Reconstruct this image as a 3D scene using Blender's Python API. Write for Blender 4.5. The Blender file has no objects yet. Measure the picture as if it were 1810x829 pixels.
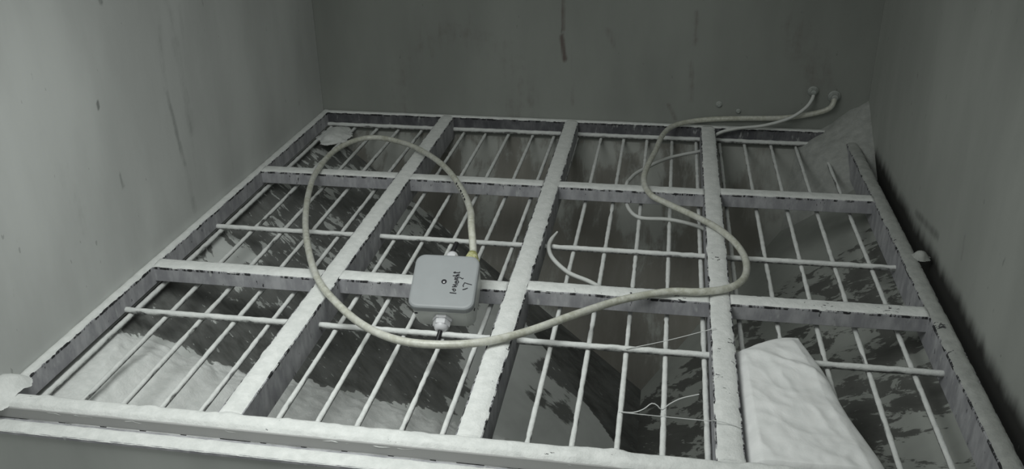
import bpy, bmesh, math, random
from mathutils import Vector, Matrix, noise
import numpy as np

S = bpy.context.scene
COL = S.collection
random.seed(7)

# ------------------------------------------------------------------ camera
CAM_LOC = (0.724493, -0.752460, 0.603914)
CAM_R = ((0.9859544, -0.0595639, 0.1560319),
         (0.1664581, 0.4266516, -0.8889658),
         (-0.0136210, 0.9024525, 0.4305739))
cam = bpy.data.cameras.new('camera')
cam.sensor_fit = 'HORIZONTAL'
cam.sensor_width = 36.0
cam.lens = 1603.11 / 1810 * 36.0
cam.clip_start = 0.02
cam_ob = bpy.data.objects.new('camera', cam)
COL.objects.link(cam_ob)
cam_ob.matrix_world = Matrix.Translation(CAM_LOC) @ Matrix(CAM_R).to_4x4()
S.camera = cam_ob

# ------------------------------------------------------------------ world, lamps, exposure
w = bpy.data.worlds.new('world')
S.world = w
w.use_nodes = True
bg = w.node_tree.nodes['Background']
bg.inputs[0].default_value = (0.84, 0.88, 0.84, 1)
bg.inputs[1].default_value = 0.27

def area(name, loc, aim, size, power, color, spread=180):
    l = bpy.data.lights.new(name, 'AREA')
    l.shape = 'DISK'
    l.size = size
    l.energy = power
    l.color = color
    l.spread = math.radians(spread)
    o = bpy.data.objects.new(name, l)
    COL.objects.link(o)
    o.location = loc
    o.rotation_euler = (Vector(aim) - Vector(loc)).to_track_quat('-Z', 'Y').to_euler()
    return o
area('work_lamp', (0.37, -0.10, 0.66), (0.42, 0.14, 0.0), 0.50, 2.25, (0.96, 1.0, 0.97), 125)

S.view_settings.view_transform = 'Standard'
S.view_settings.look = 'None'
S.view_settings.gamma = 1.0
S.view_settings.use_curve_mapping = False
S.view_settings.exposure = 0.0

# ------------------------------------------------------------------ node helpers
class NT:
    def __init__(s, name):
        s.m = bpy.data.materials.new(name)
        s.m.use_nodes = True
        s.t = s.m.node_tree
        s.b = s.t.nodes['Principled BSDF']
    def n(s, kind, **kw):
        nd = s.t.nodes.new(kind)
        for k, v in kw.items():
            setattr(nd, k, v)
        return nd
    def link(s, a, b):
        s.t.links.new(a, b)
    def put(s, inp, v):
        if hasattr(v, 'links') or hasattr(v, 'is_linked'):
            s.link(v, inp)
        else:
            inp.default_value = v
    def math(s, op, a, b=0.0, c=None, clamp=False):
        nd = s.n('ShaderNodeMath', operation=op, use_clamp=clamp)
        s.put(nd.inputs[0], a)
        s.put(nd.inputs[1], b)
        if c is not None:
            s.put(nd.inputs[2], c)
        return nd.outputs[0]
    def mix(s, f, a, b):
        nd = s.n('ShaderNodeMix', data_type='RGBA')
        s.put(nd.inputs[0], f)
        s.put(nd.inputs[6], a)
        s.put(nd.inputs[7], b)
        return nd.outputs[2]
    def obj(s):
        return s.n('ShaderNodeTexCoord').outputs['Object']
    def sep(s, v):
        nd = s.n('ShaderNodeSeparateXYZ')
        s.link(v, nd.inputs[0])
        return nd.outputs
    def comb(s, x, y, z):
        nd = s.n('ShaderNodeCombineXYZ')
        for i, v in enumerate((x, y, z)):
            s.put(nd.inputs[i], v)
        return nd.outputs[0]
    def scale(s, v, sc):
        nd = s.n('ShaderNodeVectorMath', operation='MULTIPLY')
        s.link(v, nd.inputs[0])
        nd.inputs[1].default_value = sc
        return nd.outputs[0]
    def noise(s, v, sc, det=4.0, rough=0.55, dist=0.0):
        nd = s.n('ShaderNodeTexNoise')
        s.link(v, nd.inputs['Vector'])
        nd.inputs['Scale'].default_value = sc
        nd.inputs['Detail'].default_value = det
        nd.inputs['Roughness'].default_value = rough
        nd.inputs['Distortion'].default_value = dist
        return nd.outputs[0]
    def ramp(s, v, a, b):
        nd = s.n('ShaderNodeMapRange', interpolation_type='SMOOTHSTEP')
        s.put(nd.inputs[0], v)
        nd.inputs[1].default_value = a
        nd.inputs[2].default_value = b
        return nd.outputs[0]
    def attr(s, name):
        return s.n('ShaderNodeAttribute', attribute_name=name).outputs['Fac']
    def bump(s, h, strength, dist):
        nd = s.n('ShaderNodeBump')
        nd.inputs['Strength'].default_value = strength
        nd.inputs['Distance'].default_value = dist
        s.link(h, nd.inputs['Height'])
        s.link(nd.outputs[0], s.b.inputs['Normal'])
    def fin(s, color, rough=0.8, metal=0.0, spec=0.3):
        s.put(s.b.inputs['Base Color'], color)
        s.put(s.b.inputs['Roughness'], rough)
        s.b.inputs['Metallic'].default_value = metal
        s.b.inputs['Specular IOR Level'].default_value = spec
        return s.m

def c4(r, g, b):
    return (r, g, b, 1.0)

def mat_plain(name, col, rough=0.5, metal=0.0, spec=0.4):
    return NT(name).fin(c4(*col), rough, metal, spec)

def mat_powder(name='white_powder', lo=(0.70, 0.715, 0.70), hi=(0.83, 0.84, 0.825)):
    t = NT(name)
    o = t.obj()
    a = t.noise(o, 70, 5, 0.65)
    b = t.noise(o, 300, 4, 0.65)
    col = t.mix(t.ramp(a, 0.3, 0.75), c4(*lo), c4(*hi))
    # rubbed-off spots (where the crust's own 'bare' attribute says so)
    v = t.ramp(t.math('ADD', t.attr('bare'), t.math('MULTIPLY', t.math('SUBTRACT', t.noise(t.scale(o, (150, 260, 150)), 1.0, 4, 0.65), 0.5), 2.4)), 0.72, 0.80)
    v = t.math('MULTIPLY', v, t.ramp(t.attr('bare'), 0.05, 0.2))
    col = t.mix(v, col, c4(0.07, 0.07, 0.075))
    h = t.math('ADD', t.math('MULTIPLY', a, 0.5), t.math('MULTIPLY', b, 0.5))
    t.bump(h, 0.7, 0.0026)
    return t.fin(col, 0.95, 0, 0.1)

def mat_steel(name='bar_steel', lo=(0.30, 0.30, 0.32), hi=(0.46, 0.46, 0.48)):
    t = NT(name)
    o = t.obj()
    x = t.sep(o)
    n1 = t.noise(t.scale(o, (55, 55, 22)), 1.0, 5, 0.6)
    col = t.mix(t.ramp(n1, 0.35, 0.7), c4(*lo), c4(*hi))
    # chips: bare dark steel along the broken upper edge of the powder crust, and small vertical runs
    n2 = t.noise(t.scale(o, (170, 170, 60)), 1.0, 4, 0.6)
    edge = t.ramp(x[2], -0.005, 0.0)
    n4 = t.noise(t.scale(o, (9, 9, 9)), 1.0, 3, 0.6)
    edge = t.math('MULTIPLY', edge, t.ramp(n4, 0.38, 0.62))
    chip = t.ramp(t.math('ADD', n2, t.math('MULTIPLY', edge, 0.14)), 0.66, 0.70)
    col = t.mix(chip, col, c4(0.05, 0.05, 0.055))
    # thin broken line of dark steel right under the crust
    n5 = t.noise(t.scale(o, (75, 75, 20)), 1.0, 5, 0.7)
    lip = t.ramp(t.math('ADD', x[2], t.math('MULTIPLY', n5, 0.0045)), -0.0014, -0.0004)
    lip = t.math('MULTIPLY', lip, t.ramp(n5, 0.46, 0.54))
    col = t.mix(lip, col, c4(0.03, 0.03, 0.033))
    n3 = t.noise(t.scale(o, (120, 120, 40)), 1.0, 3, 0.5)
    col = t.mix(t.math('MULTIPLY', t.ramp(n3, 0.62, 0.75), 0.6), col, c4(0.55, 0.56, 0.56))
    t.bump(n1, 0.2, 0.002)
    return t.fin(col, 0.75, 0.0, 0.3)

def mat_rod():
    t = NT('rod_steel')
    o = t.obj()
    n1 = t.noise(o, 140, 4, 0.6)
    col = t.mix(t.ramp(n1, 0.35, 0.65), c4(0.10, 0.10, 0.10), c4(0.36, 0.37, 0.36))
    return t.fin(col, 0.7, 0.0, 0.3)

def mat_plate(name, bare, dust, soft=0.10, amp=1.0, s_u=6.0, s_v=46.0, flecks=0.8):
    """sheet steel with scraped and dusted patches; dust, su, sv are vertex attributes of the sheet"""
    t = NT(name)
    su, sv, d = t.attr('su'), t.attr('sv'), t.attr('dust')
    v = t.comb(t.math('MULTIPLY', su, s_u), t.math('MULTIPLY', sv, s_v), 0.0)
    n1 = t.noise(v, 1.0, 7, 0.68, 0.5)
    fl = t.noise(t.scale(v, (2.6, 2.2, 1.0)), 1.0, 4, 0.6, 0.3)
    v2 = t.comb(su, sv, 3.0)
    n2 = t.noise(v2, 17.0, 5, 0.6, 0.3)
    n3 = t.noise(v2, 5.0, 3, 0.5)
    nn = t.math('ADD', t.math('MULTIPLY', n1, 0.62), t.math('MULTIPLY', n2, 0.38))
    q = t.math('ADD', d, t.math('MULTIPLY', t.math('SUBTRACT', nn, 0.5), t.math('MULTIPLY', t.attr('amp'), 2.4 * amp)))
    f = t.ramp(q, 0.5 - soft, 0.5 + soft)
    fleck = t.math('MULTIPLY', t.ramp(fl, 0.655, 0.68), t.math('MULTIPLY', t.ramp(d, 0.0, 0.25), flecks))
    f = t.math('MAXIMUM', f, fleck)
    bcol = t.mix(t.ramp(n3, 0.3, 0.7), c4(*bare), c4(*[x * 1.5 for x in bare]))
    dcol = t.mix(t.ramp(n2, 0.3, 0.7), c4(*[x * 0.88 for x in dust]), c4(*dust))
    # thin veil of dust over bare patches
    bcol = t.mix(t.math('MULTIPLY', t.ramp(q, -0.3, 0.5), 0.20), bcol, c4(*dust))
    col = t.mix(f, bcol, dcol)
    t.bump(f, 0.35, 0.0015)
    return t.fin(col, t.mix(f, c4(.55, .55, .55), c4(.95, .95, .95)), 0.0, 0.25)

def mat_wall(name, base, stain_or_shade, bumpy=0.15, rag=1.1):
    t = NT(name)
    o = t.obj()
    n1 = t.noise(t.scale(o, (7, 7, 2.4)), 1.0, 5, 0.55)
    n2 = t.noise(o, 60, 5, 0.6)
    n3 = t.noise(t.scale(o, (60, 60, 9)), 1.0, 4, 0.6)
    col = t.mix(t.ramp(n1, 0.3, 0.72), c4(*[x * 0.88 for x in base]), c4(*[x * 1.08 for x in base]))
    st = t.attr('stain_or_shade')
    f = t.ramp(t.math('ADD', st, t.math('MULTIPLY', t.math('SUBTRACT', t.math('ADD', t.math('MULTIPLY', n3, .6), t.math('MULTIPLY', n2, .4)), 0.5), rag)), 0.22, 0.95)
    f = t.math('MULTIPLY', f, t.ramp(st, 0.02, 0.25))
    col = t.mix(f, col, c4(*stain_or_shade))
    sp = t.ramp(t.noise(t.scale(o, (110, 110, 45)), 1.0, 2, 0.5), 0.735, 0.77)
    col = t.mix(t.math('MULTIPLY', sp, 0.45), col, c4(*[x * 0.4 for x in base]))
    t.bump(t.math('ADD', n2, t.math('MULTIPLY', f, -0.6)), bumpy, 0.0015)
    return t.fin(col, 0.8, 0.0, 0.25)

POWDER = mat_powder()
GREY_POWDER = mat_powder('grey_powder', (0.37, 0.38, 0.365), (0.47, 0.48, 0.46))  # darker, greyer powder for the right frame bar, corner heap and lump
STEEL = mat_steel()
ROD = mat_rod()
FRONTBAR = mat_plain('front_bar_paint', (0.40, 0.40, 0.395), .8)
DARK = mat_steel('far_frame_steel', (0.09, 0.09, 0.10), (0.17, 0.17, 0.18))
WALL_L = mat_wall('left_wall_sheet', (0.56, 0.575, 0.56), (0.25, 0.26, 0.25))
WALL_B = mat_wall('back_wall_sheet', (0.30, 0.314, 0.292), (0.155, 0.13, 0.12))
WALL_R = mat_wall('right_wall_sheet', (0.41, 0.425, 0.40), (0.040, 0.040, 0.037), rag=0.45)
FRONT = mat_wall('front_plate_sheet', (0.48, 0.50, 0.48), (0.7, 0.5, 0.5))
PLATE_L = mat_plate('left_chute_sheet', (0.058, 0.059, 0.055), (0.66, 0.68, 0.66), soft=.03, s_u=22, s_v=48)
PLATE_B = mat_plate('back_chute_sheet', (0.150, 0.141, 0.122), (0.42, 0.43, 0.405), soft=0.16, amp=1.1, s_u=9, s_v=26, flecks=0.15)
PLATE_R = mat_plate('right_chute_sheet', (0.060, 0.060, 0.056), (0.38, 0.395, 0.37), soft=.03, s_u=17, s_v=48)

# ------------------------------------------------------------------ mesh helpers
def mesh_obj(name, verts, faces, mat, parent=None, smooth=False, attrs=None):
    me = bpy.data.meshes.new(name)
    me.from_pydata([tuple(v) for v in verts], [], faces)
    me.update()
    if smooth:
        me.polygons.foreach_set('use_smooth', [True] * len(me.polygons))
    if attrs:
        for k, vals in attrs.items():
            a = me.attributes.new(k, 'FLOAT', 'POINT')
            a.data.foreach_set('value', np.asarray(vals, dtype=np.float32))
    me.materials.append(mat)
    o = bpy.data.objects.new(name, me)
    COL.objects.link(o)
    if parent is not None:
        o.parent = parent
    return o

def tag(o, label, cat=None, group=None, kind=None):
    o['label'] = label
    if cat:
        o['category'] = cat
    if group:
        o['group'] = group
    if kind:
        o['kind'] = kind
    return o

def empty(name, loc=(0, 0, 0), mat=None):
    o = bpy.data.objects.new(name, None)
    o.empty_display_size = 0.02
    COL.objects.link(o)
    if mat is not None:
        o.matrix_world = mat
    else:
        o.location = loc
    return o

def nz(*a):
    return noise.noise(Vector(a))

def fbm(x, y, z, oct=4):
    s, a = 0.0, 1.0
    for _ in range(oct):
        s += a * noise.noise(Vector((x, y, z)))
        x, y, z, a = x * 2.03, y * 2.03, z * 2.03, a * 0.5
    return s

def bm_box(bm, lo, hi, bevel=0.0):
    r = bmesh.ops.create_cube(bm, size=1.0)
    for v in r['verts']:
        v.co = Vector([lo[i] + (v.co[i] + 0.5) * (hi[i] - lo[i]) for i in range(3)])
    if bevel:
        es = list({e for v in r['verts'] for e in v.link_edges})
        bmesh.ops.bevel(bm, geom=es, offset=bevel, segments=2, affect='EDGES')

def bm_obj(name, bm, mat, parent=None, smooth=False):
    me = bpy.data.meshes.new(name)
    bm.to_mesh(me)
    bm.free()
    if smooth:
        me.polygons.foreach_set('use_smooth', [True] * len(me.polygons))
    me.materials.append(mat)
    o = bpy.data.objects.new(name, me)
    COL.objects.link(o)
    if parent is not None:
        o.parent = parent
    return o

def box_obj(name, lo, hi, mat, parent=None, bevel=0.0):
    bm = bmesh.new()
    bm_box(bm, lo, hi, bevel)
    return bm_obj(name, bm, mat, parent)

def grid_faces(nu, nv, off=0, flip=False):
    f = []
    for i in range(nu - 1):
        for j in range(nv - 1):
            a = off + i * nv + j
            q = (a, a + nv, a + nv + 1, a + 1)
            f.append(q[::-1] if flip else q)
    return f

def catmull(pts, step=0.004):
    P = [Vector(p) for p in pts]
    P = [P[0] * 2 - P[1]] + P + [P[-1] * 2 - P[-2]]
    out = []
    for i in range(1, len(P) - 2):
        p0, p1, p2, p3 = P[i - 1:i + 3]
        n = max(2, int((p2 - p1).length / step))
        for k in range(n):
            t = k / n
            out.append(0.5 * ((2 * p1) + (p2 - p0) * t + (2 * p0 - 5 * p1 + 4 * p2 - p3) * t * t
                              + (3 * p1 - p0 - 3 * p2 + p3) * t ** 3))
    out.append(P[-2])
    return out

def frames(path):
    T = [(path[min(i + 1, len(path) - 1)] - path[max(i - 1, 0)]).normalized() for i in range(len(path))]
    up = Vector((0, 0, 1)) if abs(T[0].z) < 0.9 else Vector((1, 0, 0))
    n = (up - T[0] * up.dot(T[0])).normalized()
    N = []
    for t in T:
        n = (n - t * n.dot(t)).normalized()
        N.append(n)
    return T, N

def tube(name, path, r, mat, parent=None, seg=12, rough=0.0, seed=0.0, taper=None):
    T, N = frames(path)
    vs, fs = [], []
    for i, p in enumerate(path):
        b = T[i].cross(N[i])
        rr = r if taper is None else r * taper(i / (len(path) - 1))
        for k in range(seg):
            a = 2 * math.pi * k / seg
            q = rr * (1 + rough * nz(p.x * 130 + seed, p.y * 130 + math.cos(a), p.z * 130 + math.sin(a)))
            vs.append(p + N[i] * math.cos(a) * q + b * math.sin(a) * q)
    m = len(path)
    for i in range(m - 1):
        for k in range(seg):
            a, b_ = i * seg + k, i * seg + (k + 1) % seg
            fs.append((a, a + seg, b_ + seg, b_)[::-1])
    fs.append(tuple(range(seg)))
    fs.append(tuple(range((m - 1) * seg, m * seg))[::-1])
    return mesh_obj(name, vs, fs, mat, parent, smooth=True)

def lathe(name, prof, mat, parent=None, seg=20, M=None, smooth=True, hexa=False):
    """profile of (radius, height) about local +z, then placed by matrix M"""
    n = 6 if hexa else seg
    vs, fs = [], []
    for (r, h) in prof:
        for k in range(n):
            a = 2 * math.pi * k / n
            v = Vector((r * math.cos(a), r * math.sin(a), h))
            vs.append(M @ v if M else v)
    for i in range(len(prof) - 1):
        for k in range(n):
            a, b = i * n + k, i * n + (k + 1) % n
            fs.append((a, b, b + n, a + n))
    fs.append(tuple(range(n))[::-1])
    fs.append(tuple(range((len(prof) - 1) * n, len(prof) * n)))
    return mesh_obj(name, vs, fs, mat, parent, smooth=smooth and not hexa)

def sheet(name, c00, c10, c01, c11, nu, nv, mat, thick, attrf, out):
    """a sheet of steel over a quad (u along c00-c10, v along c00-c01) with per-vertex attributes and real thickness"""
    c00, c10, c01, c11 = map(Vector, (c00, c10, c01, c11))
    vs, at = [], {}
    for i in range(nu):
        u = i / (nu - 1)
        for j in range(nv):
            v = j / (nv - 1)
            p = c00 * (1 - u) * (1 - v) + c10 * u * (1 - v) + c01 * (1 - u) * v + c11 * u * v
            vs.append(p)
            for k, val in attrf(p).items():
                at.setdefault(k, []).append(val)
    nrm = Vector(out).normalized()
    fs = grid_faces(nu, nv)
    a, b, c = vs[0], vs[nv], vs[1]
    if (b - a).cross(c - a).dot(nrm) > 0:      # faces must look away from 'out'
        fs = grid_faces(nu, nv, flip=True)
        fl = True
    else:
        fl = False
    n = len(vs)
    back = [vs[0], vs[(nu - 1) * nv], vs[nu * nv - 1], vs[nv - 1]]
    for p in back:
        vs.append(p + nrm * thick)
        for k in at:
            at[k].append(0.0)
    bottom = (n, n + 1, n + 2, n + 3)
    e1 = [i * nv for i in range(nu)]
    e2 = [(nu - 1) * nv + j for j in range(nv)]
    e3 = [i * nv + nv - 1 for i in range(nu)][::-1]
    e4 = [j for j in range(nv)][::-1]
    sides = [tuple(e1) + (n + 1, n), tuple(e2) + (n + 2, n + 1), tuple(e3) + (n + 3, n + 2), tuple(e4) + (n, n + 3)]
    fs += [bottom] + sides
    return mesh_obj(name, vs, fs, mat, None, attrs=at)

def gauss(d, s):
    return math.exp(-(d / s) ** 2)

def streak(y, z, y0, z0, y1, z1, wd):
    """1 on the segment, falling off sideways"""
    dx, dz = y1 - y0, z1 - z0
    L = dx * dx + dz * dz
    t = max(0.0, min(1.0, ((y - y0) * dx + (z - z0) * dz) / L))
    return gauss(math.hypot(y - y0 - t * dx, z - z0 - t * dz), wd)

# ------------------------------------------------------------------ the setting: upper walls
XL, XR, YB, YF = -0.008, 1.122, 1.062, -0.300
WT = 0.72

def wl_attr(p):
    y, z = p.y, p.z
    s = 0.0
    s = max(s, 0.40 * streak(y, z, .475, .34, .452, .22, .012))
    s = max(s, 0.60 * streak(y, z, .456, .22, .470, .10, .0075))
    s = max(s, 0.40 * streak(y, z, .470, .11, .476, .02, .012))
    s = max(s, 0.32 * streak(y, z, .535, .33, .497, .07, .009))
    s = max(s, 0.45 * streak(y, z, .50, .40, .51, .14, .020))
    s = max(s, 1.1 * streak(y, z, .2887, .256, .2890, .248, .0035))
    s = max(s, 0.8 * streak(y, z, .3036, .150, .3060, .128, .004))
    s = max(s, 0.9 * streak(y, z, .335, .392, .342, .375, .006))
    s = max(s, 0.35 * streak(y, z, .62, .12, .62, .01, .006))
    s = max(s, 0.30 * streak(y, z, .20, .20, .21, .12, .03))
    return {'stain_or_shade': s}
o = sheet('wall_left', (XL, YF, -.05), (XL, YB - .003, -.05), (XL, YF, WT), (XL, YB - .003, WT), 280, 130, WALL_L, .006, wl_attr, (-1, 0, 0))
tag(o, 'dusty grey sheet metal wall left of the grate', 'wall', kind='structure')

def wb_attr(p):
    x, z = p.x, p.z
    s = 0.0
    # old tide mark: the sheet is darker left of and below an arc
    d = math.hypot((x - .30) / 1.0, (z - .03) / 1.15)
    s = max(s, 0.36 * max(0.0, 1 - abs(d - .13) / .085))
    s = max(s, 0.95 * streak(x, z, .516, .40, .517, .185, .0035))
    s = max(s, 0.85 * streak(x, z, .514, .175, .521, .128, .0060))
    s = max(s, 0.40 * streak(x, z, .535, .16, .538, .03, .005))
    s = max(s, 0.50 * streak(x, z, .606, .19, .618, .160, .012))
    s = max(s, 0.55 * streak(x, z, .778, .23, .781, .165, .008))
    s = max(s, 0.45 * streak(x, z, .775, .13, .781, .05, .008))
    s = max(s, 0.55 * streak(x, z, .735, .04, .752, .01, .008))
    s = max(s, 0.40 * streak(x, z, .44, .05, .45, .03, .014))
    s = max(s, 0.40 * streak(x, z, .97, .20, 1.02, .10, .05))
    return {'stain_or_shade': s}
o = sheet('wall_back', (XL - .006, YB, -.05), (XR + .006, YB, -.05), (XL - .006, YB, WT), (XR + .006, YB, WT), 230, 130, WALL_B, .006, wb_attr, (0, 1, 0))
tag(o, 'dim dusty sheet metal wall behind the grate', 'wall', kind='structure')

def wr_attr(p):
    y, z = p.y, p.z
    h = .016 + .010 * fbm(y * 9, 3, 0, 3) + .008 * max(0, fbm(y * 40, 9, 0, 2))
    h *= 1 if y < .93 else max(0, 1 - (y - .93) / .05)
    s = 1.2 * max(0.0, min(1.0, (h + .012 - z) / .05)) if z > -.02 else 1.2  # dark band along the foot paints in the frame bar's shadow, together with grime
    s = max(s, 0.55 * streak(y, z, .62, .018, .50, .035, .012))
    s = max(s, 0.45 * streak(y, z, .395, .085, .39, .055, .006))
    return {'stain_or_shade': s}
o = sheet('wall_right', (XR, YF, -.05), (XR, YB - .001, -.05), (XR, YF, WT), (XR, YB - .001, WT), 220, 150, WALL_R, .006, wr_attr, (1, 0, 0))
tag(o, 'shadowed sheet metal wall right of the grate, frame shade and grime painted along its foot', 'wall', kind='structure')

# front plate and flange below the front bar
def wf_attr(p):
    return {'stain_or_shade': 0.10 if p.z < -.03 else 0.0}
o = sheet('wall_front', (XL - .006, -.047, -.34), (XR + .006, -.047, -.34), (XL - .006, -.047, -.018), (XR + .006, -.047, -.018), 60, 30, FRONT, .005, wf_attr, (0, 1, 0))
tag(o, 'plain grey front plate below the powdered ledge', 'wall', kind='structure')
tr = box_obj('trim_1', (XL - .006, -.050, -.0185), (XR + .006, -.0265, -.0140), STEEL, bevel=.0008)
tag(tr, 'flat steel flange along the front below the grate bar', 'trim', kind='structure')

# ------------------------------------------------------------------ the setting: sloping chute sheets below the grate
ZT = -.040
T1 = Vector((.7145, .75, -.448))
T2 = Vector((.7145, .28, -.448))
LX, RX = -.004, 1.100
FY, BY = -.010, 1.052

def lp_attr(p):
    x, y = p.x, p.y
    su = (x * .86 - y * .50)          # along the scrape marks
    sv = (x * .50 + y * .86)
    b = y - (.205 + .42 * x + .030 * fbm(x * 9, y * 9, 1, 3))   # <0: thick powder lying at the front
    if b < 0:
        d = 0.75 + min(.8, -b * 14)
    elif b < .15:
        d = 0.20 + .14 * fbm(x * 12, y * 12, 4, 2) + (.35 if b < .010 else 0.0)
    else:
        d = 0.38 + .38 * fbm(x * 7, y * 7, 7, 3)
    am = 1.0
    # dusted middle of the sheet, nearer the trough
    if x > .38 and b > 0:
        k = min(1.0, (x - .38) / .06)
        d = d * (1 - k) + k * (0.70 + .42 * fbm(x * 8, y * 8, 11, 3))
        am = 1 - .65 * k
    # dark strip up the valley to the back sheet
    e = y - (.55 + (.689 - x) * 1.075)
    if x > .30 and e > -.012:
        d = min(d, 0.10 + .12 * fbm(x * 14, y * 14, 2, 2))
        am = .8
    # patches near the left edge
    d = max(d, 0.9 * gauss(math.hypot(x - .04, (y - .46) * .7), .045))
    d = max(d, 0.75 * gauss(math.hypot(x - .085, (y - .93) * .6), .045))
    return {'su': su, 'sv': sv, 'dust': d, 'amp': am}
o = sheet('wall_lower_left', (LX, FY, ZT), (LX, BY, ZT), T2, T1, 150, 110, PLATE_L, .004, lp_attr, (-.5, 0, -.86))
tag(o, 'sloping left chute sheet under the grate with scraped dark patches and powder', 'chute', kind='structure')

def bp_attr(p):
    x, z = p.x, p.z
    d = 0.36 + .40 * fbm(x * 9, 2, z * 4, 3)
    d += .16 if x > .80 else 0.0
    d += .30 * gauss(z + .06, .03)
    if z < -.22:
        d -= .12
    return {'su': z, 'sv': x, 'dust': d, 'amp': 1.0 if x < .80 else .45}
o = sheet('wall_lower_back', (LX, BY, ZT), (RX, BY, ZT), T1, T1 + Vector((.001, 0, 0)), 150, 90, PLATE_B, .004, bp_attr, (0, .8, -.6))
tag(o, 'steep back chute sheet under the grate with brownish drip marks', 'chute', kind='structure')

def rp_attr(p):
    x, y = p.x, p.y
    su = (-(x) * .60 + y * .80)
    sv = (x * .80 + y * .60)
    d = 0.47 + .35 * fbm(x * 6, y * 6, 21, 3)
    if y > .72:
        d += .35 * min(1, (y - .72) / .08)
    if x < .86:
        d -= .05
    return {'su': su, 'sv': sv, 'dust': d, 'amp': 1.0 if y < .72 else .4}
o = sheet('wall_lower_right', (RX, FY, ZT), (RX, BY, ZT), T2, T1, 150, 90, PLATE_R, .004, rp_attr, (.7, 0, -.7))
tag(o, 'steep right chute sheet under the grate with slanting scrape marks', 'chute', kind='structure')
o = sheet('wall_lower_front', (LX, FY, ZT), (RX, FY, ZT), T2, T2 + Vector((.001, 0, 0)), 60, 40, PLATE_R, .004,
          lambda p: {'su': p.z, 'sv': p.x, 'dust': .4, 'amp': 1.0}, (0, -.8, -.6))
tag(o, 'front chute sheet hidden below the powdered ledge', 'chute', kind='structure')

# ------------------------------------------------------------------ the grate
grate = empty('steel_grate', (0.54, 0.5, -.04))
tag(grate, 'powder-coated steel grate of flat bars and thin rods over the chute', 'grate')
GO = Vector((0.54, 0.5, -.04))

def gpart(o):
    """parent a world-space mesh to the grate without moving it"""
    o.matrix_parent_inverse = Matrix.Translation(-GO)
    return o

def powder_strip(name, p0, p1, hw, z0, thick, parent, seed, nib=0.10, step=.004, lumps=0.0, drop=.0012, mat=None, bare=()):
    p0, p1 = Vector(p0), Vector(p1)
    d = p1 - p0
    L = d.length
    d /= L
    s = Vector((-d.y, d.x, 0))
    n = max(3, int(L / step))
    M = 9
    vs = []
    for i in range(n + 1):
        a = i / n * L
        base = p0 + d * a
        eL = hw * (1 + nib * (fbm(a * 45, seed, 0, 3) - .15) - nib * 1.3 * max(0, fbm(a * 90, seed + 7, 3, 2) - .35) * 3)
        eR = hw * (1 + nib * (fbm(a * 45, seed + 31, 0, 3) - .15) - nib * 1.3 * max(0, fbm(a * 90, seed + 17, 3, 2) - .35) * 3)
        for j in range(M):
            t = j / (M - 1) * 2 - 1
            wv = t * (eR if t > 0 else eL)
            q = base + s * wv
            if j in (0, M - 1):
                z = z0 - drop * (0.4 + abs(nz(a * 60, seed, t)))
            else:
                tt = abs(j - (M - 1) / 2) / ((M - 3) / 2)
                z = z0 + thick * (1 - .45 * tt ** 3) * (1 + .14 * fbm(q.x * 60, q.y * 60, seed, 3))
                z += lumps * max(0, fbm(q.x * 28, q.y * 28, seed + 5, 3) - .05)
            vs.append((q.x, q.y, z))
    fs = grid_faces(n + 1, M, flip=False)
    # close ends
    fs.append(tuple(range(M)))
    fs.append(tuple(range(n * M, n * M + M))[::-1])
    bv = [max([0.0] + [k * gauss(math.hypot(x - px, y - py), pr) for px, py, pr, k in bare]) for x, y, z in vs]
    o = mesh_obj(name, vs, fs, mat or POWDER, parent, smooth=True, attrs={'bare': bv})
    return o

def bar(name, p0, p1, width, mat, seed, height=.0225, thick=.0030, side=0, nib=.10, lumps=0.0, bevel=.0007, pmat=None, bare=(), drop=.0012):
    """flat steel bar from p0 to p1 (centre line at top) with its powder crust as a sub-part"""
    p0, p1 = Vector(p0), Vector(p1)
    d = (p1 - p0).normalized()
    s = Vector((-d.y, d.x, 0)) * (width / 2)
    bm = bmesh.new()
    zs = (p0.z - height, p0.z)
    vv = []
    for z in zs:
        for p, sg in ((p0, -1), (p1, -1), (p1, 1), (p0, 1)):
            q = p + s * sg
            vv.append(bm.verts.new((q.x, q.y, z)))
    for f in ((0, 3, 2, 1), (4, 5, 6, 7), (0, 1, 5, 4), (1, 2, 6, 5), (2, 3, 7, 6), (3, 0, 4, 7)):
        bm.faces.new([vv[i] for i in f])
    bmesh.ops.bevel(bm, geom=list(bm.edges), offset=bevel, segments=1, affect='EDGES')
    o = gpart(bm_obj(name, bm, mat, grate))
    powder_strip('powder_crust', p0, p1, width / 2, p0.z, thick, o, seed, nib=nib, lumps=lumps, mat=pmat, bare=bare, drop=drop)
    return o

powder_strip('powder_crust', (XL - .006, -.0395, 0), (XR + .006, -.0395, 0), .0105, -.0140, .0016, tr, 77.0, nib=.06)
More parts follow.
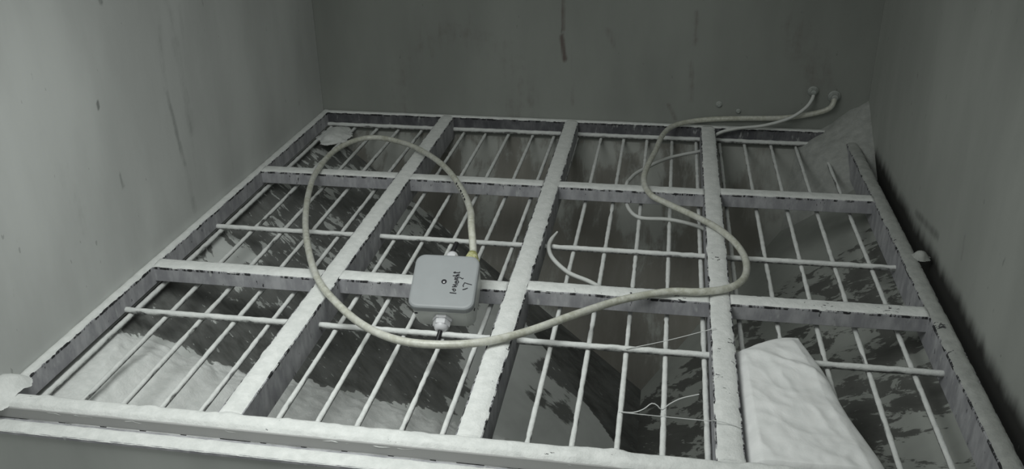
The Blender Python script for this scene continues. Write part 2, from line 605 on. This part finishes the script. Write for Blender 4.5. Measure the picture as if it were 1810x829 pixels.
# frame
bar('frame_bar', (-.001, -.002, 0), (-.001, 1.060, 0), .014, STEEL, 1.1, height=.028, thick=.0028, nib=.10)
bar('frame_bar', (-.006, 1.054, 0), (1.098, 1.054, 0), .014, DARK, 2.2, height=.0240, thick=.0025, nib=.08)
bar('frame_bar', (1.0885, -.002, 0), (1.0885, 1.060, 0), .023, STEEL, 3.3, height=.044, thick=.0034, nib=.08, lumps=.0025, pmat=GREY_POWDER, bare=[(1.082, .30, .014, .8), (1.080, .24, .012, .6), (1.079, .55, .02, .6), (1.079, .13, .010, .5)])
bar('frame_bar', (-.012, -.0135, 0), (1.126, -.0135, 0), .0265, FRONTBAR, 4.4, height=.0140, thick=.0046, nib=.07, lumps=.0046, drop=.0045, bare=[(.04, -.012, .016, .42), (.09, -.014, .014, .45), (.19, -.018, .02, .40), (.33, -.020, .02, .42), (.60, -.012, .014, .42), (.63, -.020, .012, .45), (.70, -.016, .02, .42), (.47, -.02, .02, .38)])

BARE = [(.815, .452, .012, .75), (.806, .470, .008, .5), (.808, .205, .010, .65), (.826, .225, .010, .7), (.806, .150, .010, .65), (.812, .120, .012, .5), (.826, .180, .006, .7), (.827, .120, .006, .7), (.827, .07, .006, .6),
        (.660, .332, .010, .5), (.700, .326, .016, .55), (.760, .328, .014, .6), (.620, .327, .010, .5), (.95, .330, .03, .55), (1.03, .332, .03, .6), (.555, .10, .008, .55), (.555, .17, .008, .6), (.554, .30, .008, .5)]
# long bars run front to back (slightly out of true, as in the place)
LB = [((.2738, -.001, 0), (.2720, 1.050, 0)), ((.5425, -.001, 0), (.5380, 1.050, 0)), ((.8135, -.001, 0), (.8165, 1.050, 0))]
for k, (a, b) in enumerate(LB):
    bar('long_bar', a, b, .0290, STEEL, 10 + k * 3.7, height=.0440, thick=.0026, nib=.055, lumps=.0004, bare=BARE)
def lx(k, y):
    a, b = LB[k]
    return a[0] + (b[0] - a[0]) * y
# cross bars: one piece between each pair of long bars
hb = .0290 / 2
for r, cs in enumerate([(.328, .331, .3375, .3375), (.7105, .7090, .7075, .7135)]):
    for k in range(4):
        y = cs[k]
        x0 = .006 if k == 0 else lx(k - 1, y) + hb
        x1 = 1.077 if k == 3 else lx(k, y) - hb
        bar('cross_bar', (x0 - .0005, y, -.0004), (x1 + .0005, y + (.002 if k == 3 else 0), -.0004), .0285, STEEL, 40 + r * 9 + k * 2.3,
            thick=.0024, nib=.055, lumps=.0006, bare=BARE)

# rods
def rod(name, p0, p1, r, seed, cover=1.0, fat=0.0):
    path = [Vector(p0).lerp(Vector(p1), i / 40) for i in range(41)]
    o = gpart(tube(name, path, r, ROD, grate, seg=10))
    d = (Vector(p1) - Vector(p0))
    L = d.length
    d /= L
    s = Vector((0, 0, 1)).cross(d)
    n = int(L / .0035)
    M = 7
    vs = []
    for i in range(n + 1):
        a = i / n * L
        base = Vector(p0) + d * a
        bare = fbm(a * 26, seed, 5, 3)
        wid = math.radians(96) * cover * (1 - .9 * max(0, bare - .12))
        th = .0003 + .0008 * (1 + fbm(a * 70, seed, 9, 2)) + fat
        sk = .25 * fbm(a * 34, seed, 14, 2)
        for j in range(M):
            t = j / (M - 1) * 2 - 1
            an = t * wid + sk * .5
            h = r + (th * (1 - t * t) + .00015 if j not in (0, M - 1) else -.0004)
            q = base + s * math.sin(an) * h + Vector((0, 0, 1)) * math.cos(an) * h
            vs.append(q)
    fs = grid_faces(n + 1, M)
    fs.append(tuple(range(M)))
    fs.append(tuple(range(n * M, n * M + M))[::-1])
    mesh_obj('powder_crust', vs, fs, POWDER, o, smooth=True)
    return o

ROD_X = [.0125, .0635, .1155, .1645, .2140, .2620, .3095, .3565, .4035, .4560, .5030, .5510, .5990, .6480, .6970, .7460, .7940, .8430, .8930, .9430, .9920, 1.0460]
for k, x in enumerate(ROD_X):
    rod('rod', (x, -.004, -.0343), (x + .0015 * math.sin(k * 1.7), 1.050, -.0343), .0030, 60 + k * 1.37, fat=.0012 if k == 0 else .0)
for k, y in enumerate([.2335, .5110, .7690, 1.0440]):
    rod('cross_rod', (.003, y, -.0270), (1.079, y + .0015, -.0270), .0036, 90 + k * 2.1, cover=1.05, fat=.0006 if k < 3 else .0015)

# ------------------------------------------------------------------ junction box
BC = Vector((.4524, .2957, -.010))
BR = Matrix(((.9993, -.0328, .0190), (.0379, .8635, -.5029), (.0001, .5032, .8642)))
BM = Matrix.Translation(BC) @ BR.to_4x4()
BW, BD, BH = .0871, .0829, .0521

def mat_plastic(name, col, rough):
    t = NT(name)
    n = t.noise(t.obj(), 40, 4, 0.6)
    c = t.mix(t.ramp(n, .3, .75), c4(*[v * .95 for v in col]), c4(*col))
    return t.fin(c, rough, 0, .4)
BOXM = mat_plastic('box_plastic', (.74, .76, .73), .42)
LIDM = mat_plastic('lid_plastic', (.325, .342, .352), .38)
GLANDM = mat_plastic('gland_plastic', (.66, .66, .68), .35)
BLACK = mat_plain('black_rubber', (.012, .012, .014), .45)
INK = mat_plain('black_marker_ink', (.015, .015, .02), .6)

def rrect(wx, wy, r, n=6):
    out = []
    for cx, cy, a0 in ((wx - r, wy - r, 0), (-wx + r, wy - r, 90), (-wx + r, -wy + r, 180), (wx - r, -wy + r, 270)):
        for i in range(n + 1):
            a = math.radians(a0 + 90 * i / n)
            out.append((cx + r * math.cos(a), cy + r * math.sin(a)))
    return out

def rprism(name, rings, mat, parent):
    vs, fs = [], []
    for (wx, wy, r, z) in rings:
        ring = rrect(wx, wy, r)
        vs += [(x, y, z) for x, y in ring]
    n = len(ring)
    for i in range(len(rings) - 1):
        for k in range(n):
            a, b = i * n + k, i * n + (k + 1) % n
            fs.append((a, b, b + n, a + n))
    fs.append(tuple(range(n))[::-1])
    fs.append(tuple(range((len(rings) - 1) * n, len(rings) * n)))
    return mesh_obj(name, vs, fs, mat, parent, smooth=False)

jb = empty('junction_box', mat=BM)
tag(jb, 'white plastic junction box with handwriting, tipped forward against a cross bar', 'junction box')
hx, hy = BW / 2, BD / 2
body = rprism('box_body', [(hx - .0045, hy - .0045, .011, .0), (hx - .0030, hy - .0030, .012, .0015), (hx - .0012, hy - .0012, .0125, .0412)], BOXM, jb)
lidp = rprism('lid', [(hx - .0006, hy - .0006, .0127, .0416), (hx, hy, .0130, .0420), (hx, hy, .0130, .0490), (hx - .0006, hy - .0006, .0126, .0507),
                      (hx - .0024, hy - .0024, .0112, .0519), (hx - .0045, hy - .0045, .010, .0521)], LIDM, jb)
rprism('gasket', [(hx - .0020, hy - .0020, .012, .0408), (hx - .0020, hy - .0020, .012, .0418)], BLACK, jb)
# lid screw in its dark hole
lathe('screw_hole', [(.0036, .0520), (.0036, .05235), (.0022, .0524)], INK, lidp, M=Matrix.Translation((0, -.0011, 0)))
tag(lathe('screw', [(.0014, .0520), (.0014, .0530), (.0007, .0533)], GLANDM, lidp, M=Matrix.Translation((.0002, -.0022, 0))), 'small pale screw head')
# corner slots in the body
for x, y, ax in ((-.0344, -hy + .0014, 0), (hx - .0014, -.030, 1)):
    lo = (x - .0022, y - .0006, .0330) if ax == 0 else (x - .0006, y - .0020, .0330)
    hi = (x + .0022, y + .0006, .0345) if ax == 0 else (x + .0006, y + .0020, .0345)
    box_obj('slot', lo, hi, INK, body)

STROKES = [[[.0105, -.0174], [.0182, -.0180]], [[.0125, -.0121], [.0142, -.0113], [.0165, -.0117], [.0172, -.0134], [.0159, -.0149], [.0143, -.0144], [.0138, -.0125], [.0146, -.0117]],
 [[.0125, -.0084], [.0176, -.0077]], [[.0130, -.0053], [.0185, -.0049]], [[.0155, -.0080], [.0157, -.0050]],
 [[.0164, .0008], [.0167, -.0023], [.0185, -.0025], [.0195, -.0009], [.0185, .0011], [.0163, .0011], [.0148, -.0002], [.0153, -.0024], [.0168, -.0029]],
 [[.0137, .0032], [.0177, .0031]], [[.0178, .0060], [.0155, .0070], [.0135, .0057], [.0145, .0044], [.0174, .0050], [.0177, .0062], [.0211, .0062], [.0238, .0044], [.0248, .0054]],
 [[.0110, .0086], [.0188, .0088]], [[.0161, .0087], [.0156, .0100], [.0185, .0110]], [[.0110, .0136], [.0182, .0135], [.0188, .0146]], [[.0125, .0128], [.0125, .0147]],
 [[.0267, -.0074], [.0260, -.0056], [.0276, -.0012], [.0322, -.0027], [.0371, -.0038]], [[.0268, -.0118], [.0294, -.0109], [.0322, -.0094]]]
vs, fs = [], []
def ink_stroke(pts, wd=.00052, z=.05222):
    P = [Vector((p[0], p[1], z)) for p in pts]
    # ribbon of short pieces, each with round ends
    for a, b in zip(P[:-1], P[1:]):
        d = (b - a)
        L = d.length
        d /= L
        s = Vector((-d.y, d.x, 0))
        ring = []
        for c, base in ((b, 0), (a, math.pi)):
            for k in range(7):
                an = -math.pi / 2 + math.pi * k / 6 + base
                ring.append(c + (d * math.cos(an) + s * math.sin(an)) * wd)
        o0 = len(vs)
        vs.extend(ring)
        fs.append(tuple(range(o0, o0 + len(ring))))
for st in STROKES:
    ink_stroke(st, .00085 if len(st) < 4 else .00066)
tag(mesh_obj('handwriting', vs, fs, INK, lidp), 'black marker handwriting running up the lid')

def axis_m(origin, direction):
    q = Vector(direction).to_track_quat('Z', 'Y')
    return Matrix.Translation(origin) @ q.to_matrix().to_4x4()

def gland(pos, direction, s=1.0):
    M = axis_m(pos, direction)
    g = lathe('cable_gland', [(.0088 * s, -.002), (.0088 * s, .0105 * s), (.0084 * s, .0125 * s), (.0076 * s, .0145 * s), (.0058 * s, .0170 * s), (.0040 * s, .0172 * s)], GLANDM, jb, M=M)
    lathe('gland_nut', [(.0112 * s, .0), (.0116 * s, .0006), (.0116 * s, .0034 * s), (.0110 * s, .0040 * s)], GLANDM, g, M=M, hexa=True)
    lathe('gland_cap', [(.0100 * s, .0045 * s), (.0103 * s, .0050 * s), (.0103 * s, .0105 * s), (.0096 * s, .0112 * s)], GLANDM, g, M=M, hexa=True)
    return g
gland((-.0005, -hy + .0018, .0225), (0, -1, 0), 1.12)
gland((.0010, hy - .0018, .0320), (0, 1, 0), 1.0)
pth = catmull([(-.0005, -hy - .012, .0225), (-.0010, -hy - .020, .0220), (-.0025, -hy - .028, .0205), (-.0040, -hy - .034, .0180)], .002)
tube('cable_stub', pth, .0032, BLACK, jb, seg=12)
pth = catmull([(.0010, hy + .010, .0320), (.0014, hy + .020, .0325), (.0030, hy + .028, .0320), (.0035, hy + .033, .0310)], .002)
tube('cable_stub', pth, .0032, BLACK, jb, seg=12)

# ------------------------------------------------------------------ clear hose
def mat_hose():
    t = NT('clear_braided_hose')
    o = t.obj()
    n1 = t.noise(o, 120, 4, .65)
    n2 = t.noise(o, 22, 3, .5)
    col = t.mix(t.ramp(n1, .35, .7), c4(.46, .46, .385), c4(.66, .665, .60))
    col = t.mix(t.math('MULTIPLY', t.ramp(n2, .4, .7), .45), col, c4(.70, .70, .67))
    t.b.inputs['Subsurface Weight'].default_value = 0.25
    t.b.inputs['Subsurface Radius'].default_value = (.006, .006, .004)
    t.b.inputs['Subsurface Scale'].default_value = 1.0
    t.b.inputs['Coat Weight'].default_value = 0.25
    t.b.inputs['Coat Roughness'].default_value = 0.25
    return t.fin(col, .38, 0, .5)
HOSE = mat_hose()
def mat_dusty(name, col, dust=(.66, .67, .65)):
    t = NT(name)
    o = t.obj()
    n1 = t.noise(o, 110, 4, .6)
    up = t.sep(t.n('ShaderNodeNewGeometry').outputs['Normal'])[2]
    c = t.mix(t.ramp(t.math('ADD', up, t.math('MULTIPLY', n1, .8)), -.1, .9), c4(*col), c4(*dust))
    return t.fin(c, .8, 0, .2)
CABLE = mat_dusty('dusty_cable', (.40, .41, .39))
FITM = mat_dusty('dusty_fitting', (.26, .28, .265), (.42, .44, .42))
BRASS = NT('yellow_fitting')
_n = BRASS.noise(BRASS.obj(), 160, 4, .6)
BRASS = BRASS.fin(BRASS.mix(BRASS.ramp(_n, .35, .65), c4(.34, .34, .13), c4(.62, .62, .38)), .4, 0.0, .5)

g0 = BM @ Vector((.0290, hy - .001, .0355))
gd = BR @ Vector((0, 1, 0))
hose_pts = [tuple(g0 + gd * .006), tuple(g0 + gd * .020), (.4700, .3700, .0700), (.4545, .4341, .0660), (.4171, .5435, .0500), (.3649, .6641, .0340), (.3077, .7639, .0200), (.2433, .8393, .0120),
 (.1760, .8738, .0100), (.1357, .8552, .0097), (.1132, .7881, .0097), (.1179, .6857, .0097), (.1393, .5911, .0097), (.1760, .4808, .0097), (.2176, .3849, .0097), (.2625, .3008, .0100), (.3084, .2416, .0100),
 (.3653, .1872, .0100), (.4185, .1574, .0110), (.4699, .1517, .0120), (.5228, .1662, .0110), (.5733, .1998, .0100), (.6313, .2527, .0097), (.6865, .2977, .0097), (.7450, .3277, .0097), (.7897, .3341, .0097),
 (.8273, .3506, .0100), (.8489, .3864, .0085), (.8537, .4398, .0080), (.8422, .4929, .0085), (.8190, .5373, .0100), (.7856, .5815, .0085), (.7409, .6272, .0085), (.7124, .6591, .0095), (.6990, .7178, .0100),
 (.7025, .7873, .0090), (.7145, .8683, .0090), (.7274, .9667, .0090), (.7500, 1.0220, .0105), (.8000, 1.0480, .0150), (.8689, 1.0480, .0215), (.9567, 1.0480, .0260), (1.0099, 1.0470, .0360), (1.0428, 1.0440, .0480), (1.0526, 1.0440, .0600), (1.0550, 1.0500, .0680)]
HP = catmull(hose_pts, .004)
hose = empty('clear_hose', tuple(HP[0]))
tag(hose, 'long pale clear hose looping from the junction box across the grate to the back wall', 'hose')
def hpart(o, root=hose):
    o.matrix_parent_inverse = Matrix.Translation(-root.location)
    return o
hpart(tube('hose_tube', HP, .0051, HOSE, hose, seg=14))
fm = axis_m(g0, gd)
hf = hpart(lathe('hose_connector', [(.0085, -.001), (.0088, .0), (.0092, .008), (.0086, .0095), (.0076, .0125), (.0060, .0165)], BRASS, hose, M=fm))
tag(hf, 'yellowish threaded hose connector')
hpart(lathe('connector_nut', [(.0104, .0), (.0108, .0006), (.0108, .0050), (.0102, .0056)], BRASS, hose, M=fm, hexa=True))
# printed marks on the hose wall
Tt, Nn = frames(HP)
def hose_mark(i0, i1, a0, a1):
    v, f = [], []
    na = 4
    for i in range(i0, i1 + 1):
        b = Tt[i].cross(Nn[i])
        for k in range(na):
            a = math.radians(a0 + (a1 - a0) * k / (na - 1))
            v.append(HP[i] + (Nn[i] * math.cos(a) + b * math.sin(a)) * .00518)
    f = grid_faces(i1 - i0 + 1, na)
    return hpart(mesh_obj('print_mark', v, f, INK, hose))
iu = [i for i, p in enumerate(HP) if p.y > .47 and i < 200]
i0 = iu[0]
for k, (ds, ln, a0, a1) in enumerate([(0, 3, -64, -30), (5, 2, -62, -34), (8, 2, -64, -36), (12, 3, -62, -30), (17, 2, -60, -36), (20, 2, -62, -38), (24, 2, -66, -26)]):
    hose_mark(i0 + ds, i0 + ds + ln, a0, a1)

# ------------------------------------------------------------------ thin cable
cab = [(1.0147, 1.052, .0766), (1.0125, 1.044, .0690), (1.0000, 1.0330, .0530), (.9716, 1.0270, .0330), (.9238, 1.0260, .0160), (.8700, 1.0250, .0075), (.8350, 1.0270, -.0060), (.8180, 1.0200, -.0270), (.8140, .9950, -.0275),
       (.7991, .9776, -.0270), (.7388, .9314, -.0270), (.6873, .8550, -.0270), (.6711, .7990, -.0230), (.6680, .7690, -.0190), (.6673, .7371, -.0270), (.6774, .6763, -.0270), (.6979, .6438, -.0270), (.7428, .6431, -.0270), (.7797, .6301, -.0270), (.8048, .6094, -.0270), (.8150, .5700, -.0270), (.8165, .5110, -.0190),
       (.8150, .4400, -.0270), (.8000, .3560, -.0270), (.7500, .3400, -.0275), (.6900, .3600, -.0275), (.6500, .3950, -.0275), (.6322, .4100, -.0270), (.6012, .4284, -.0250), (.5750, .4553, -.0180), (.5633, .4924, -.0180), (.5637, .5166, -.0160), (.5708, .5383, -.0120)]
CP = catmull(cab, .004)
cable = tube('dusty_cable', CP, .0034, CABLE, None, seg=10, taper=lambda t: 1.0 if t < .985 else 1 - .55 * (t - .985) / .015)
tag(cable, 'thin dust-covered cable threading under the bars to a frayed end', 'cable')

# wall fittings that take the hose and the cable
def fitting(pos, label, s):
    e = empty('wall_fitting', pos)
    tag(e, label, 'fitting')
    M = Matrix.Rotation(math.radians(90), 4, 'X')        # local +z looks to -y, out of the wall
    lathe('flange', [(.0130 * s, 0), (.0130 * s, .0025), (.0110 * s, .0035)], FITM, e, M=M)
    lathe('nut', [(.0100 * s, .003), (.0104 * s, .0036), (.0104 * s, .0085), (.0098 * s, .0092)], FITM, e, M=M, hexa=True)
    lathe('nipple', [(.0070 * s, .009), (.0070 * s, .013), (.0060 * s, .0145), (.0040 * s, .0150)], FITM, e, M=M)
    return e
fitting((1.0147, YB, .0795), 'small dusty wall fitting holding the thin cable at the back wall', .8)
fitting((1.0560, YB, .0700), 'larger dusty wall fitting holding the clear hose near the back right corner', .95)

# bolt heads on the back wall
def bolt(pos, s, label):
    e = empty('bolt', pos)
    tag(e, label, 'bolt')
    M = Matrix.Rotation(math.radians(90), 4, 'X')
    lathe('washer', [(.0068 * s, 0), (.0068 * s, .0012), (.0062 * s, .0016)], FITM, e, M=M)
    lathe('bolt_head', [(.0045 * s, .0012), (.0048 * s, .0018), (.0048 * s, .0045), (.0040 * s, .0054)], FITM, e, M=M, hexa=True)
bolt((.8355, YB, .0454), 1.0, 'larger dusty bolt head low on the back wall above the hose')
bolt((.8747, YB, .0326), .75, 'smaller dusty bolt head low on the back wall just above the hose')

# ------------------------------------------------------------------ white sack on the rods
def mat_sack():
    t = NT('white_sack_film')
    o = t.obj()
    n1 = t.noise(o, 35, 4, .6, .5)
    n2 = t.noise(o, 220, 3, .6)
    col = t.mix(t.ramp(n1, .3, .7), c4(.83, .84, .835), c4(.90, .905, .90))
    t.bump(t.math('ADD', n1, t.math('MULTIPLY', n2, .12)), .35, .004)
    return t.fin(col, .7, 0, .25)
SACK = mat_sack()
def sack():
    nu, nv = 70, 110
    top = []
    for i in range(nu):
        u = i / (nu - 1)
        for j in range(nv):
            v = j / (nv - 1)
            # right edge and back edge follow the folded sheet
            yb = .2295 + .0450 * math.sin(min(1, u * 1.05) * math.pi / 2)
            y = .006 + v * (yb - .006)
            xr = .9735 - (.9735 - .9133) * (y / .272) ** 1.0 + .002 * math.sin(y * 40)
            x = .8310 + u * (xr - .8310)
            e = min(1, u / .10) ** .6 * min(1, (1 - u) / .16) ** .6 * min(1, (1 - v) / .12) ** .7
            z = -.0150 + .0150 * e * (1 - .45 * v)
            w1 = fbm(x * 16 + 2 * y, y * 22, 3.3, 3)
            rid = 1 - abs(fbm(x * 20 + y * 9, y * 13 - x * 8, 8.1, 3))
            z += (.0030 * w1 + .0045 * (rid - .7)) * e
            # a fold across the top corner
            fd = (y - .225) + (x - .85) * .62
            z += .0028 * max(0.0, 1 - abs(fd) / .012) * e
            if u in (0.0, 1.0) or v in (0.0, 1.0):
                z = -.0150 + .0012 * fbm(x * 40, y * 40, 1, 2)
            top.append((x, y, z))
    n = len(top)
    vs = top + [(x, y, -.0226) for (x, y, z) in top]
    fs = grid_faces(nu, nv) + grid_faces(nu, nv, n, flip=True)
    ring = [i * nv for i in range(nu)] + [(nu - 1) * nv + j for j in range(1, nv)] + [i * nv + nv - 1 for i in range(nu - 2, -1, -1)] + [j for j in range(nv - 2, 0, -1)]
    for a, b in zip(ring, ring[1:] + ring[:1]):
        fs.append((a, a + n, b + n, b))
    o = mesh_obj('white_sack', vs, fs, SACK, None, smooth=True)
    return o
tag(sack(), 'crumpled white sack lying on the rods beside the third long bar', 'sack')

# ------------------------------------------------------------------ powder drifts
def drift(name, label, x0, x1, y0, y1, nx, ny, hf, zmin, mat=None):
    vs = []
    for i in range(nx):
        for j in range(ny):
            x = x0 + (x1 - x0) * i / (nx - 1)
            y = y0 + (y1 - y0) * j / (ny - 1)
            vs.append((x, y, hf(x, y)))
    keep = []
    used = {}
    for f in grid_faces(nx, ny):
        if max(vs[k][2] for k in f) > zmin:
            keep.append(f)
    v2, fs = [], []
    for f in keep:
        q = []
        for k in f:
            if k not in used:
                used[k] = len(v2)
                v2.append((vs[k][0], vs[k][1], max(vs[k][2], zmin)))
            q.append(used[k])
        fs.append(tuple(q))
    o = mesh_obj(name, v2, fs, mat or POWDER, None, smooth=True)
    return tag(o, label, 'powder')

def h_corner(x, y):
    dx, dy = XR - x, YB - y
    r = (dx ** 1.5 + (dy * .72) ** 1.5) ** (1 / 1.5)
    z = .066 - .80 * r + .004 * fbm(x * 30, y * 30, 2, 3)
    return z - 1.5 * max(0.0, r - .125)
drift('powder_drift', 'greyish powder heaped high in the back right corner', .860, XR, .74, YB, 90, 110, h_corner, -.26, GREY_POWDER)

def h_left(x, y):
    d = math.hypot((x + .004) / .030, (y + .006) / .040)
    return .020 * (1 - d * d) + .002 * fbm(x * 60, y * 60, 4, 3)
drift('powder_drift', 'small white powder mound at the front left corner of the frame', XL, .022, -.034, .034, 30, 50, h_left, .0005)

def h_clump(x, y):
    a = math.hypot((x - .042) / .033, (y - .985) / .060) + .35 * fbm(x * 28, y * 28, 6, 3)
    return -.0300 + .010 * max(-1, 1 - a * a)
drift('powder_clump', 'flat white powder clump caught on the rods in the back left corner', .003, .10, .90, 1.047, 40, 60, h_clump, -.0305)

def h_lump(x, y):
    d = math.hypot((x - 1.103) / .014, (y - .497) / .012) + .3 * fbm(x * 80, y * 80, 2, 2)
    return .012 * (1 - d * d)
drift('powder_lump', 'small powder lump on the outer edge of the right frame bar', 1.084, 1.1215, .478, .516, 24, 24, h_lump, .001, GREY_POWDER)

# powder lying thick on the front of the left chute sheet
def h_bank(x, y):
    zpl = ZT + (x - LX) / (T1.x - LX) * (T1.z - ZT)
    b = (.205 + .42 * x + .022 * fbm(x * 10, y * 10, 1, 3) + .012 * fbm(x * 55, y * 55, 3, 3)) - y
    t = .030 * (1 - math.exp(-max(0, b) / .07)) if b > 0 else b * .3
    r = .0035 * math.sin((x - .0635) / .0492 * 2 * math.pi + 1.2) * min(1, max(0, b) / .05)
    z = zpl + t + r + .003 * fbm(x * 22, y * 22, 5, 3) * min(1, max(0, b) / .03)
    return min(z, -.041)
vs, at = [], None
nx, ny = 190, 190
for i in range(nx):
    for j in range(ny):
        x = .002 + .52 * i / (nx - 1)
        y = -.006 + .47 * j / (ny - 1)
        vs.append((x, y, h_bank(x, y)))
fs = []
for f in grid_faces(nx, ny):
    cx = sum(vs[k][0] for k in f) / 4
    cy = sum(vs[k][1] for k in f) / 4
    ok = (.205 + .42 * cx + .022 * fbm(cx * 10, cy * 10, 1, 3) + .012 * fbm(cx * 55, cy * 55, 3, 3)) - cy > -.006
    if ok and cy > cx * .29 - .02:
        fs.append(f)
used = sorted({k for f in fs for k in f})
rm = {k: i for i, k in enumerate(used)}
bank = mesh_obj('powder_bank', [vs[k] for k in used], [tuple(rm[k] for k in f) for f in fs], POWDER, None, smooth=True)
tag(bank, 'smooth white powder bank lying under the rods at the front left', 'powder')

# ------------------------------------------------------------------ stray threads
THREAD = mat_plain('white_thread', (.66, .67, .66), .7)
def thread(pts, label, r=.00055):
    o = tube('loose_thread', catmull(pts, .003), r, THREAD, None, seg=6)
    return tag(o, label, 'thread')
thread([(.6962, .2297, -.0228), (.7476, .2420, -.0130), (.8000, .2500, .0030), (.806, .2510, .0042)], 'fine white thread rising from a cross rod to the third long bar')
thread([(.6950, .1062, -.0300), (.7440, .1055, -.0300), (.7930, .0923, -.0205), (.7990, .0600, .0045), (.8143, .0565, .0045), (.8270, .0527, .0040)], 'straight white thread lying across the rods and over the third long bar')
thread([(.6978, .1057, -.0290), (.7121, .0948, -.0200), (.7232, .0974, -.0160), (.7316, .1038, -.0120), (.7381, .1033, -.0140), (.7434, .1031, -.0190), (.7521, .1142, -.0180), (.7652, .1215, -.0140), (.7846, .1265, -.0100)], 'curled white thread caught on the rods with its free end raised', .0007)
